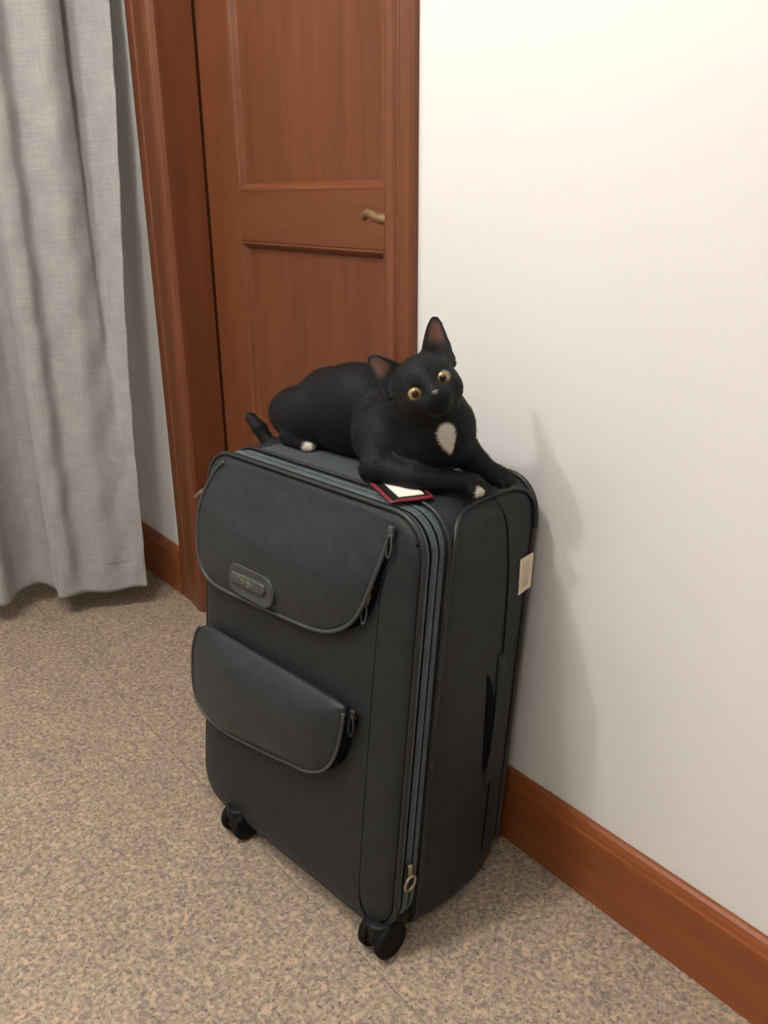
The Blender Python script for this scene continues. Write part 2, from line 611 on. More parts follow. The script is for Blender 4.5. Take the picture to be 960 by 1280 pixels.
def rrect(a0, a1, z0, z1, r, n=8, rb=None):
    pts = []
    rb = r if rb is None else rb
    for cx, cz, t0, r in ((a1 - r, z1 - r, 0, r), (a0 + r, z1 - r, 90, r), (a0 + rb, z0 + rb, 180, rb), (a1 - rb, z0 + rb, 270, rb)):
        for k in range(n + 1):
            t = math.radians(t0 + 90 * k / n)
            pts.append((cx + r * math.cos(t), cz + r * math.sin(t)))
    # add points along straight sides (same count whatever the size)
    out = []
    for i in range(len(pts)):
        p, q = pts[i], pts[(i + 1) % len(pts)]
        m_ = 12 if i % (n + 1) == n else 1
        for k in range(m_):
            out.append((p[0] + (q[0] - p[0]) * k / m_, p[1] + (q[1] - p[1]) * k / m_))
    return out


def zdrop(b, z):
    """bottom sinks a little towards the back"""
    t = min(1, max(0, b / 0.2))
    return z - 0.036 * t * max(0.0, 1 - z / 0.3) if z < 0.3 else z


def ring(b, ins, r=0.055, rb=None, drop=True, a0=A0, a1=W, z0=-0.013, z1=H):
    return [Lc(a, b, zdrop(b, z) if drop else z) for a, z in rrect(a0 + ins, a1 - ins, z0 + ins, z1 - ins, max(0.006, r - ins), 8, max(0.006, (rb or r) - ins))]


case = empty('suitcase', tuple(SC_O), SC_YAW, label='charcoal grey soft-sided suitcase on spinner wheels, leaning back towards the white wall', cat='suitcase')

SHELL = [(.046, .012, -.022), (.046, .002, -.024), (.05, 0, -.028), (.09, -.001, -.041), (.14, -.001, -.047), (.185, 0, -.047), (.208, 0, -.040), (.224, .001, -.026), (.236, .004, -.008), (.245, .012, .010), (.250, .028, .022)]
body = obj('main_shell', loft('main_shell', [ring(b_, i_, rb=.030, drop=False, z0=z_) for b_, i_, z_ in SHELL]), case, M_NYLON)
# thin skin over the top: shell nylon with its brighter light put into the colour
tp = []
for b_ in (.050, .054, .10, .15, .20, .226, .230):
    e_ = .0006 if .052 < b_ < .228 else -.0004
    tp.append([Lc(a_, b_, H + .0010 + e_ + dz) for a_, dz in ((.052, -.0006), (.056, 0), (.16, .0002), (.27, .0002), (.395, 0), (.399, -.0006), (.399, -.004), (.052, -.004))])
obj('top_lit_skin', loft('top_lit_skin', tp), body, M_TOP, smooth=False)
gus = obj('expansion_gusset', loft('expansion_gusset', [ring(.003, .012), ring(.003, .004), ring(.006, .002), ring(.012, .001), ring(.014, .004), ring(.017, .004), ring(.019, .001), ring(.027, .0), ring(.029, .004), ring(.032, .004), ring(.034, .001), ring(.041, .002), ring(.045, .004), ring(.045, .012)]), case, M_GUSSET)
for b_ in (.0155, .0305):
    obj('zipper_track', tube('zipper_track', ring(b_, .003), 0.0022, True, 6), gus, M_DARK)
fp = obj('front_panel', loft('front_panel', [ring(.003, .012), ring(.003, .003), ring(.0, .002), ring(-.005, .006), ring(-.008, .014), ring(-.010, .05), ring(-.011, .12)]), case, M_NYLON)
obj('rim_piping', tube('rim_piping', ring(.001, -.001), 0.0042, True, 8), fp, M_PIPE)
obj('body_piping', tube('body_piping', ring(.047, -.001, rb=.030, drop=False, z0=-.026), 0.003, True, 8), body, M_PIPE)
obj('back_piping', tube('back_piping', ring(.240, .003, rb=.030, drop=False, z0=-.002), 0.0045, True, 8), body, M_PIPE)


def surf(a_side, b, z, sgn=1, lift=0.001):
    """point on the side wall, following the rounded upper edge when z passes it"""
    r = 0.055
    if z <= H - r:
        a = W if sgn > 0 else A0
        return Lc(a + sgn * lift, b, z)
    s = min(1.0, (z - (H - r)) / (r * 1.15))
    th = s * math.radians(75)
    ca = (W - r) if sgn > 0 else (A0 + r)
    return Lc(ca + sgn * (r + lift) * math.cos(th), b, H - r + (r + lift) * math.sin(th))


for sgn in (1, -1):
    path = [(.052, .03), (.051, .1), (.05, .3), (.05, .48), (.052, .545), (.058, .572), (.072, .592), (.095, .602), (.13, .606), (.18, .606), (.208, .603), (.226, .594), (.235, .575), (.238, .545)]
    pts = catmull([surf(0, b, z, sgn, 0.0015) for b, z in path], 6)
    obj('side_piping', tube('side_piping', pts, 0.0034, n=8), body, M_PIPE)
    # seam between the side panel and the back strip
    path = [(.158, .605), (.166, .575), (.178, .53), (.186, .48), (.192, .40), (.196, .30), (.198, .15), (.198, .02)]
    pts = catmull([surf(0, b, z, sgn, 0.0002) for b, z in path], 6)
    obj('side_seam', tube('side_seam', pts, 0.0016, n=6), body, M_DARK)
    path = [(.100, .55), (.110, .45), (.118, .36), (.120, .12)]
    pts = catmull([surf(0, b, z, sgn, -0.0002) for b, z in path], 6)
    obj('side_seam', tube('side_seam', pts, 0.0008, n=5), body, M_PIPE)

# soft grab handle on the visible side: strap standing off, black patch for the slit's shade
nH = 22
rings = []
for i in range(nH + 1):
    t = i / nH
    z = 0.365 - 0.225 * t
    bow = math.sin(math.pi * t) ** 0.7
    half = 0.005 + 0.013 * math.sin(math.pi * t) ** 0.6
    bc = 0.188 + 0.018 * bow
    off = 0.0012 * bow + 0.0002
    th = 0.0018
    sec = []
    for k in range(12):
        q = 2 * math.pi * k / 12
        sec.append(Lc(W + off + th * 0.5 + th * 0.5 * math.sin(q) * (1.0), bc + half * math.cos(q), z))
    rings.append(sec)
hdl = obj('side_handle', loft('side_handle', rings), case, M_NYLON)
sl = []
for i in range(17):
    t = i / 16
    z = 0.345 - 0.180 * t
    wv = math.sin(math.pi * t) ** 0.7
    b0_ = .159 + .016 * t
    b1_ = b0_ + .001 + .024 * wv
    sl.append([Lc(W + .0004, b0_, z), Lc(W + .0012, (b0_ + b1_) / 2, z), Lc(W + .0008, b1_, z), Lc(W - .001, (b0_ + b1_) / 2, z)])
obj('handle_gap_shade', loft('handle_gap_shade', sl), hdl, M_DARK)  # raised black patch, shade of the strap gap put into its colour

# paper sticker
quad = [(.2105, .503), (.2415, .5055), (.2445, .451), (.2155, .4465)]
rr_ = [[Lc(W + .0006, b, z) for b, z in quad], [Lc(W + .0014, b, z) for b, z in quad]]
stk = obj('sticker', loft('sticker', rr_), case, M_PAPER, label='cream paper sticker', smooth=False)
for i in range(3):
    f0 = .25 + .2 * i
    pts = []
    for tt in (.15, .85):
        q = [np.array(x) for x in quad]
        top = q[0] + (q[1] - q[0]) * f0
        bot = q[3] + (q[2] - q[3]) * f0
        p = top + (bot - top) * tt
        pts.append(Lc(W + .0014, p[0], p[1]))
    obj('print_line', tube('print_line', [pts[0], tuple((np.array(pts[0]) + np.array(pts[1])) / 2), pts[1]], 0.0011, n=5), stk, M_INK)


# --- front pockets -------------------------------------------------
def pillow(name, outline, depth, b0, mat, parent, mul=lambda z: 1.0, sub=5):
    """closed puffed shape on the front face; outline in (a, z); depth profile per ring"""
    P = np.array([p for p in catmull([(a, z, 0) for a, z in outline], sub, True)])[:, :2]
    c = np.array([(P[:, 0].min() + P[:, 0].max()) / 2, (P[:, 1].min() + P[:, 1].max()) / 2])
    rings = []
    for ins, dep in depth:
        dist = P - c
        ln = np.linalg.norm(dist, axis=1, keepdims=True)
        Q = c + dist * np.maximum(0.02, 1 - ins / np.minimum(ln, 10)) if ins < 0.06 else c + dist * (1 - ins)
        rings.append([Lc(q[0], b0 - dep * mul(q[1]), q[1]) for q in Q])
    return obj(name, loft(name, rings, cap0=True, cap1=True), parent, mat), P


def flat_top(z):
    t = min(1.0, max(0.0, (0.612 - z) / 0.11))
    return 0.30 + 0.70 * t * t * (3 - 2 * t)


up_body = [(.030, .592), (.12, .598), (.25, .600), (.418, .600), (.402, .53), (.384, .47), (.345, .434), (.290, .421), (.16, .414), (.05, .414), (.012, .424), (-.004, .47), (.006, .54)]
pk1, _ = pillow('upper_pocket', up_body, [(0, 0), (0.0, .006), (.003, .009), (.012, .010), (.3, .011)], -.004, M_DARK, case, flat_top)  # black edge past the flap: the flap's shadow put into the pocket colour
up_flap = [(.050, .6105), (.08, .6125), (.14, .613), (.22, .613), (.31, .613), (.385, .612), (.412, .605), (.407, .575), (.397, .535), (.382, .490), (.358, .452), (.324, .428), (.284, .416), (.22, .411), (.16, .408), (.10, .405), (.045, .405), (.012, .413), (-.006, .434), (-.012, .47), (-.008, .53), (.016, .582)]
fl1, P1 = pillow('upper_pocket_flap', up_flap, [(.006, .010), (.001, .011), (0.0, .014), (.002, .0175), (.008, .0195), (.2, .024), (.45, .028), (.75, .0305), (.97, .031)], -.004, M_FLAP, case, flat_top)


def trim_along(name, P, sel, b, r, parent, mat, mul=lambda z: 1.0):
    pts = [Lc(P[i][0], -.004 + (b + .004) * mul(P[i][1]), P[i][1]) for i in sel]
    return obj(name, tube(name, pts, r, n=8), parent, mat)


n1 = len(P1)
sel = list(range(6 * 5 + 1, n1))          # from the right top corner around the bottom to the left top
trim_along('flap_binding', P1, sel, -.0215, .0034, fl1, M_TRIM, flat_top)

lo_body = [(.02, .318), (.12, .318), (.24, .318), (.366, .318), (.364, .28), (.350, .232), (.308, .196), (.24, .180), (.15, .165), (.06, .160), (.015, .175), (-.002, .22), (.002, .28)]
pk2, _ = pillow('lower_pocket', lo_body, [(0, 0), (0.0, .014), (.003, .018), (.012, .020), (.3, .022)], -.004, M_DARK, case)
lo_flap = [(.012, .325), (.10, .329), (.20, .330), (.29, .330), (.350, .329), (.361, .320), (.358, .285), (.348, .245), (.326, .212), (.290, .192), (.245, .183), (.18, .172), (.12, .163), (.06, .158), (.015, .166), (-.010, .192), (-.018, .235), (-.014, .285)]
fl2, P2 = pillow('lower_pocket_flap', lo_flap, [(.008, .016), (.001, .017), (0.0, .020), (.002, .0235), (.008, .026), (.2, .034), (.45, .041), (.75, .045), (.97, .046)], -.004, M_FLAP, case)
n2 = len(P2)
trim_along('flap_binding', P2, list(range(5 * 5, n2)), -.028, .0028, fl2, M_TRIM)

# front seams
seamR = [(.452, .585), (.436, .572), (.418, .555), (.405, .530), (.399, .49), (.397, .40), (.396, .25), (.396, .10), (.398, .035), (.405, .010), (.420, -.002), (.438, .004), (.449, .025)]
for mir in (False,):
    q = [(a if not mir else A0 + W - a, z) for a, z in seamR]
    pts = catmull([Lc(a, -.0090 + .0065 * min(1, max(0, (abs(a - .2245) - .185) / .045)), z) for a, z in q], 6)
    obj('front_seam', tube('front_seam', pts, 0.0017, n=6), fp, M_DARK)
for a in (.374,):
    pts = [Lc(a + .002 * math.sin(z * 9), -.0098, z) for z in np.linspace(.05, .40, 14)]
    obj('front_seam', tube('front_seam', pts, 0.0007, n=5), fp, M_PIPE)

# badge
bd = rrect(.092, .204, .418, .468, .022, 6)
rings = [[Lc(a, -.028, z) for a, z in bd]]
cb = (.148, .443)
for sc, dep in ((1.0, .031), (.985, .0335), (.95, .0348), (.88, .034), (.5, .034)):
    rings.append([Lc(cb[0] + (a - cb[0]) * sc, -dep, cb[1] + (z - cb[1]) * sc) for a, z in bd])
badge = obj('badge', loft('badge', rings), fl1, M_TRIM, label='grey padded badge with metal name plate')
pl = rrect(.100, .186, .4365, .4555, .0090, 6)
cb = (.143, .446)
rings = [[Lc(cb[0] + (a - cb[0]) * sc, -dep, cb[1] + (z - cb[1]) * sc) for a, z in pl] for sc, dep in ((1.02, .033), (1.0, .0362), (.96, .0372), (.6, .0376))]
obj('name_plate', loft('name_plate', rings), fl1, M_PLATE)
# worn raised lettering strokes on the plate
bmx = bmesh.new()
strokes = [((.120, .441), (.122, .451)), ((.122, .451), (.127, .450)), ((.127, .450), (.122, .446)), ((.131, .442), (.130, .449)), ((.130, .449), (.135, .449)), ((.135, .449), (.135, .442)), ((.135, .442), (.131, .442)),
           ((.139, .441), (.141, .451)), ((.145, .442), (.145, .449)), ((.145, .449), (.150, .448)), ((.150, .448), (.150, .441)), ((.150, .441), (.145, .442)), ((.154, .442), (.157, .449)), ((.157, .449), (.160, .441))]
for (p, q) in strokes:
    t_ = tube('s', [Lc(p[0], -.0378, p[1]), Lc((p[0] + q[0]) / 2, -.0378, (p[1] + q[1]) / 2), Lc(q[0], -.0378, q[1])], .0008, n=5)
    bmx.from_mesh(t_)
    bpy.data.meshes.remove(t_)
me = bpy.data.meshes.new('plate_lettering')
bmx.to_mesh(me)
bmx.free()
obj('plate_lettering', me, fl1, M_MARK)


# zipper pulls
def pull(parent, a, b, z, length, mat, ang=0.0, w=.0055, name='zipper_pull'):
    """slider with a flat looped tab hanging down in the front plane"""
    sb = []
    for k in range(13):
        t = 2 * math.pi * k / 12
        sb.append((w * math.cos(t), -length * 0.5 + length * 0.5 * math.sin(t)))
    pts = []
    for x, y in sb[:-1]:
        xr = x * math.cos(ang) - y * math.sin(ang)
        yr = x * math.sin(ang) + y * math.cos(ang)
        pts.append(Lc(a + xr, b, z + yr))
    o = obj(name, tube(name, pts, .0016, True, 6), parent, mat)
    obj('slider', box_mesh('slider', *sum([[v - h_, v + h_] for v, h_ in zip(Lc(a, b + .002, z + .004), (.0045, .003, .007))], []), 0.0015), o, mat)
    return o


pull(pk1, .4155, -.016, .592, .032, M_TRIM, -0.05, .0042)
pull(pk1, .386, -.018, .512, .024, M_STEEL, -0.22, .0048)
pull(pk1, .380, -.018, .487, .030, M_TRIM, -0.05, .0048)
pull(pk2, .3725, -.022, .316, .030, M_PIPE, -0.05, .0048)
# big ring pull at the foot of the expansion zip
ctr = Lc(W + .006, .021, .074)
pts = []
for k in range(20):
    t = 2 * math.pi * k / 20
    pts.append((ctr[0] + .001 * math.sin(t), ctr[1] + .0105 * math.cos(t), ctr[2] + .0125 * math.sin(t)))
rp = obj('ring_pull', tube('ring_pull', pts, .0027, True, 8), gus, M_STEEL, label='nickel ring zipper pull')
obj('slider', box_mesh('slider', ctr[0] - .005, ctr[0] + .002, ctr[1] - .0035, ctr[1] + .0045, ctr[2] + .013, ctr[2] + .033, .0018), rp, M_STEEL)
# pull tab sticking out on the far side
tb = [Lc(A0 - .001, .012, .552), Lc(A0 - .012, .012, .546), Lc(A0 - .040, .011, .532), Lc(A0 - .058, .010, .518)]
obj('zipper_pull', tube('zipper_pull', tb, [.002, .0034, .0038, .0034], n=8, flat=.7), gus, M_STEEL)


# spinner casters
def caster(a, b, front=True):
    x, y, _ = Lc(a, b, 0)
    r = .029
    yw = y - SHEAR * 0.0
    root = obj('caster', cyl_mesh('caster', (x, yw, .050), (0, 0, 1), .021, .022, 20, .004), case, M_PLASTIC)
    fk = [[(x + sx * .0075, yw + yy, zz) for sx in (-1, 1) for yy, zz in ((0, 0),)] for _ in range(1)]
    # fork web between the wheels
    web = []
    for xx in (-.0075, .0075):
        web.append([(x + xx, yw + .014 * math.cos(t) * (1.5 if math.sin(t) > 0 else 1), .028 + .018 * math.sin(t)) for t in [2 * math.pi * k / 16 for k in range(16)]])
    obj('fork', loft('fork', web), root, M_PLASTIC)
    for sx in (-1, 1):
        wv = obj('wheel', cyl_mesh('wheel', (x + sx * .0165, yw + .004, r + .0006), (1, 0, 0), r, .015, 28, .004), root, M_RUBBER)
        obj('hub', cyl_mesh('hub', (x + sx * .0243, yw + .004, r + .0006), (1, 0, 0), .012, .002, 18, .0008), wv, M_RUBBER)


caster(.086, -.001)
caster(.434, .000)
caster(.072, .178)
caster(.418, .178)
# moulded corner guards carrying the front casters
for a in (.080, .414):
    me = box_mesh('wheel_housing', a - .04, a + .04, .0 + .002, .085, .030, .075, .014, 3)
    obj('wheel_housing', me, case, M_PLASTIC)

# ------------------------------------------------------------------ luggage tag on the top
p0 = np.array([.391, .008])
u = np.array([-.90, .43]); u /= np.linalg.norm(u)
v = np.array([.43, .90]); v /= np.linalg.norm(v)


def tagring(l0, l1, w0, w1, z):
    c4 = [(l0, w0), (l1, w0), (l1, w1), (l0, w1)]
    base_ = Wd(.36, .05, H)
    return [tuple(Wd(*(p0 + u * l + v * w_), z) - base_) for l, w_ in c4]


tag_base = Wd(.36, .05, H)
tagz = H + .0048
tg = empty('luggage_tag', tuple(tag_base), label='small black luggage tag with red edging and white card, under the cat\'s foreleg', cat='luggage tag')
obj('sleeve', loft('sleeve', [tagring(0, .085, 0, .056, tagz), tagring(0, .085, 0, .056, tagz + .004)]), tg, M_BLACKPVC, smooth=False)
edge = []
for (l0, w0), (l1, w1) in (((0, 0), (.085, 0)), ((.085, 0), (.085, .056)), ((.085, .056), (0, .056)), ((0, .056), (0, 0))):
    for k in range(6):
        t = k / 6
        q = p0 + u * (l0 + (l1 - l0) * t) + v * (w0 + (w1 - w0) * t)
        edge.append(tuple(Wd(q[0], q[1], tagz + .002) - tag_base))
obj('edging', tube('edging', edge, .0026, True, 8), tg, M_RED)
obj('card', loft('card', [tagring(.008, .075, .013, .048, tagz + .0038), tagring(.008, .075, .013, .048, tagz + .0050)]), tg, M_CARD, smooth=False)

# ------------------------------------------------------------------ cat
VOX = 0.0017
TOP = H + Z0 + 0.0022


def ell(c, r, R=None):
    return ('e', np.array(c, float), np.array(r, float), R)


def cap(a, b, ra, rb):
    return ('c', np.array(a, float), np.array(b, float), ra, rb)


# head frame: looks at the camera, rolled about 30 degrees
hc = Wd(.372, .085, .752) + np.array([.026, -.0236, .0078])
HS = 0.97
rc, uc, tc_ = np.array(cam_right), np.array(cam_up), np.array(cam_back)
ro = math.radians(30)
EX = math.cos(ro) * rc + math.sin(ro) * uc
EU = -math.sin(ro) * rc + math.cos(ro) * uc
EF = tc_
pt = math.radians(1)
EU, EF = math.cos(pt) * EU - math.sin(pt) * EF, math.cos(pt) * EF + math.sin(pt) * EU
HR = np.stack([EX, EU, EF])          # rows: local axes


def hp(x, y, z):
    return hc + (EX * x + EU * y + EF * z) * HS


prims_body = [
    (ell(Wd(.050, .145, .655), (.070, .054, .046)), .02),
    (ell(Wd(.125, .145, .673), (.080, .057, .069)), .024),
    (ell(Wd(.190, .135, .684), (.080, .055, .075)), .024),
    (ell(Wd(.285, .122, .674), (.058, .050, .055)), .02),
    (ell(Wd(.092, .108, .660), (.056, .030, .046)), .012),       # near thigh
    (ell(Wd(.275, .085, .668), (.040, .026, .042)), .014),       # near shoulder blade
    (cap(Wd(.300, .120, .690), Wd(.380, .078, .738), .046, .037), .02),
    (ell(Wd(.392, .098, .700), (.042, .044, .052)), .018),       # chest
    (ell(Wd(.350, .110, .668), (.050, .046, .048)), .02),
    (cap(Wd(.300, .080, .668), Wd(.313, .058, .640), .032, .024), .012),
    (cap(Wd(.313, .057, .639), Wd(.375, .070, .637), .0225, .019), .010),
    (cap(Wd(.375, .070, .637), Wd(.425, .104, .634), .019, .0145), .008),
    (ell(Wd(.435, .113, .6315), (.0215, .0165, .0145)), .006),
    (cap(Wd(.390, .125, .680), Wd(.415, .145, .650), .026, .018), .012),
    (cap(Wd(.415, .145, .648), Wd(.432, .160, .635), .017, .0145), .008),
    (ell(Wd(.438, .165, .6315), (.021, .0165, .0145)), .006),
    (cap(Wd(.070, .098, .630), Wd(.112, .094, .628), .016, .0125), .008),   # hind foot
]
# toes
for (a, b) in ((.450, .103), (.455, .113), (.452, .123), (.452, .156), (.457, .165), (.454, .175)):
    prims_body.append((ell(Wd(a, b, .6275), (.0085, .0062, .0085)), .003))
for (a, b) in ((.120, .087), (.125, .093), (.123, .100)):
    prims_body.append((ell(Wd(a, b, .6255), (.008, .0055, .0075)), .003))

prims_tail = [
    (cap(Wd(.0, .180, .640), Wd(-.040, .195, .602), .020, .0135), .012),
    (cap(Wd(-.040, .195, .602), Wd(-.062, .190, .572), .0135, .0125), .008),
    (cap(Wd(-.062, .190, .572), Wd(-.085, .180, .570), .0125, .0125), .008),
    (cap(Wd(-.085, .180, .570), Wd(-.108, .172, .598), .0125, .0120), .008),
    (cap(Wd(-.108, .172, .598), Wd(-.132, .170, .613), .0120, .0095), .006),
]
prims_head = [
    (ell(hp(0, .008, -.005), (.0420, .0415, .041), HR), .014),
    (ell(hp(-.0190, -.012, .010), (.0210, .019, .021), HR), .014),
    (ell(hp(.0190, -.012, .010), (.0210, .019, .021), HR), .014),
    (ell(hp(-.0075, -.0195, .0315), (.0120, .0100, .0125), HR), .010),
    (ell(hp(.0075, -.0195, .0315), (.0120, .0100, .0125), HR), .010),
    (ell(hp(0, -.0300, .025), (.0115, .009, .012), HR), .010),
    (cap(hp(0, .016, .024), hp(0, -.010, .0385), .0130, .0085), .010),
]
EYE = [(-.0208, .0015, .0235), (.0208, .0015, .0235)]


def sd(pr, P):
    if pr[0] == 'e':
        q = P - pr[1]
        if pr[3] is not None:
            q = q @ pr[3].T.astype(np.float32)
        r = pr[2].astype(np.float32)
        k0 = np.linalg.norm(q / r, axis=-1)
        k1 = np.linalg.norm(q / (r * r), axis=-1)
        return np.where(k1 > 1e-6, k0 * (k0 - 1) / np.maximum(k1, 1e-6), -r.min())
    a, b, ra, rb = pr[1:]
    ab = b - a
    t = np.clip(((P - a) @ ab) / (ab @ ab), 0, 1)
    d = np.linalg.norm(P - a - t[..., None] * ab, axis=-1)
    return d - (ra + (rb - ra) * t)


def bounds(pr):
    if pr[0] == 'e':
        R_ = pr[2].max()
        return pr[1] - R_, pr[1] + R_
    return np.minimum(pr[1] - pr[3], pr[2] - pr[4]), np.maximum(pr[1] + pr[3], pr[2] + pr[4])


lo = Wd(-.2, .1, .56) - .05
lo = np.array([-1.45, 0.62, 0.60])
hi = np.array([-0.69, 0.86, 0.93])
dims = np.ceil((hi - lo) / VOX).astype(int)
gx = [(lo[i] + VOX * np.arange(dims[i])).astype(np.float32) for i in range(3)]
FLD = np.full(dims, 0.05, np.float32)


def block(l, h_, mg=0.03):
    i0 = np.clip(((l - mg - lo) / VOX).astype(int), 0, dims - 1)
    i1 = np.clip(((h_ + mg - lo) / VOX).astype(int) + 1, 1, dims)
    sl_ = tuple(slice(int(p), int(q)) for p, q in zip(i0, i1))
    Pm = np.stack(np.meshgrid(gx[0][sl_[0]], gx[1][sl_[1]], gx[2][sl_[2]], indexing='ij'), -1)
    return sl_, Pm


def smin(d1, d2, k):
    h_ = np.clip(0.5 + 0.5 * (d2 - d1) / k, 0, 1)
    return d2 + (d1 - d2) * h_ - k * h_ * (1 - h_)


def add(pr, k):
    sl_, Pm = block(*bounds(pr))
    FLD[sl_] = smin(FLD[sl_], sd(pr, Pm), k)


for pr, k in prims_body:
    add(pr, k)


def rest_height(X, Y):
    """height of what lies under the cat: case top, piping, luggage tag"""
    dx, dy = X - SC_O[0], Y - SC_O[1]
    a_ = _c * dx + _s * dy
    b_ = -_s * dx + _c * dy - SHEAR * H
    h_ = np.where(b_ < .054, H + Z0 + .0065, TOP)
    l_ = (a_ - p0[0]) * u[0] + (b_ - p0[1]) * u[1]
    w_ = (a_ - p0[0]) * v[0] + (b_ - p0[1]) * v[1]
    return np.where((l_ > -.006) & (l_ < .092) & (w_ > -.006) & (w_ < .063), tagz + Z0 + .0066, h_)


RH = rest_height(gx[0][:, None].astype(float), gx[1][None, :].astype(float)).astype(np.float32)
FLD = np.maximum(FLD, RH[:, :, None] - gx[2][None, None, :])       # rests on what lies under it
for pr, k in prims_tail:
    add(pr, k)
for pr, k in prims_head:
    add(pr, k)


# ears: flattened cones with hollow fronts
def ear(s):
    b0 = hp(s * .0300, .0290, -.006)
    tip = hp(.0600, .0815, -.004) if s > 0 else hp(-.0470, .0800, -.004)
    ax = tip - b0
    L_ = np.linalg.norm(ax)
    ax = ax / L_
    fw = EF * 0.96 + EX * s * 0.28
    fw = fw - ax * (fw @ ax)
    fw /= np.linalg.norm(fw)
    sd_ = np.cross(ax, fw)
    return b0, ax, fw, sd_, L_


EARS = [ear(-1), ear(1)]
for b0, ax, fw, sdv, L_ in EARS:
    c_ = b0 + ax * L_ / 2
    sl_, Pm = block(c_ - .045, c_ + .045, .005)
    q = Pm - b0
    t = q @ ax
    x = q @ sdv
    y = q @ fw
    tt = np.clip(t / L_, -0.35, 1.0)
    wid = .0215 * np.power(np.clip(1 - np.clip(tt, 0, 1), 0.0, 1), .58) + .0022
    wid = np.where(tt < 0, .0237, wid)
    # shell curved about the ear axis
    yc = -.35 * x * x / .02 * 1.0 + 0.0105 * (1 - np.clip(tt, 0, 1))
    shell = np.abs(y + 0.010 - (x * x) * 26.0 * (1 - .3 * np.clip(tt, 0, 1))) - (.0020 + .0012 * (1 - np.clip(tt, 0, 1)))
    d = np.maximum(shell * .85, np.abs(x) - wid)
    d = np.maximum(d, np.maximum(t - L_, -.007 - t))
    FLD[sl_] = smin(FLD[sl_], d.astype(np.float32), .007)
# shallow sockets round the eyes
for e in EYE:
    pr = ell(hp(e[0], e[1], e[2] + .0125), (.0090, .0078, .0065), HR)
    sl_, Pm = block(*bounds(pr), .01)
    FLD[sl_] = -smin(-FLD[sl_], sd(pr, Pm), .004)


def surface_nets(Fd):
    S = Fd < 0
    nx, ny, nz = Fd.shape
    acc = np.zeros((nx - 1, ny - 1, nz - 1, 3), np.float32)
    cnt = np.zeros((nx - 1, ny - 1, nz - 1), np.float32)
    corner = [(i, j, k) for i in (0, 1) for j in (0, 1) for k in (0, 1)]
    vw = lambda A, c: A[c[0]:nx - 1 + c[0], c[1]:ny - 1 + c[1], c[2]:nz - 1 + c[2]]
    for a in corner:
        for ax in range(3):
            if a[ax] == 0:
                b = list(a)
                b[ax] = 1
                Fa, Fb = vw(Fd, a), vw(Fd, b)
                cr = vw(S, a) != vw(S, b)
                idx = np.nonzero(cr)
                t = Fa[idx] / (Fa[idx] - Fb[idx])
                pos = np.array(a, np.float32)[None, :].repeat(len(t), 0)
                pos[:, ax] = t
                np.add.at(acc, idx, pos)
                np.add.at(cnt, idx, 1)
    cell = np.nonzero(cnt)
    ids = np.full(cnt.shape, -1, np.int64)
    ids[cell] = np.arange(len(cell[0]))
    Vt = (np.stack(cell, 1) + acc[cell] / cnt[cell][:, None]) * VOX + lo
    faces = []
    for ax in range(3):
        o1, o2 = (ax + 1) % 3, (ax + 2) % 3
        sa = [slice(None)] * 3
        sb = [slice(None)] * 3
        sa[ax] = slice(0, -1)
        sb[ax] = slice(1, None)
        cr = S[tuple(sa)] != S[tuple(sb)]
        idx = np.stack(np.nonzero(cr), 1)
        ok = (idx[:, o1] > 0) & (idx[:, o2] > 0) & (idx[:, o1] < Fd.shape[o1] - 1) & (idx[:, o2] < Fd.shape[o2] - 1)
        idx = idx[ok]
        ins = S[tuple(idx.T)]
        q = []
        for d1, d2 in ((0, 0), (-1, 0), (-1, -1), (0, -1)):
            c = idx.copy()
            c[:, o1] += d1
            c[:, o2] += d2
            q.append(ids[tuple(c.T)])
        q = np.stack(q, 1)
        q[~ins] = q[~ins][:, ::-1]
        faces.append(q)
    return Vt, np.concatenate(faces)


CV, CF = surface_nets(FLD)
# light smoothing
nv = len(CV)
ed = np.concatenate([CF[:, [0, 1]], CF[:, [1, 2]], CF[:, [2, 3]], CF[:, [3, 0]]])
for it in range(4):
    s_ = np.zeros_like(CV)
    c_ = np.zeros(nv)
    for k in range(3):
        s_[:, k] = np.bincount(ed[:, 0], CV[ed[:, 1], k], nv) + np.bincount(ed[:, 1], CV[ed[:, 0], k], nv)
    c_ = np.bincount(ed[:, 0], minlength=nv) + np.bincount(ed[:, 1], minlength=nv)
    lap = s_ / np.maximum(c_, 1)[:, None] - CV
    CV = CV + lap * (0.5 if it % 2 == 0 else -0.45)

# coat colours (markings)
BLACK = np.array(s2l(11, 11, 13))
BROWN = np.array(s2l(34, 28, 25))
WHITE = np.array(s2l(205, 198, 184))
PINK = np.array(s2l(84, 58, 49))


def sstep(e0, e1, x):
    t = np.clip((x - e0) / (e1 - e0), 0, 1)
    return t * t * (3 - 2 * t)


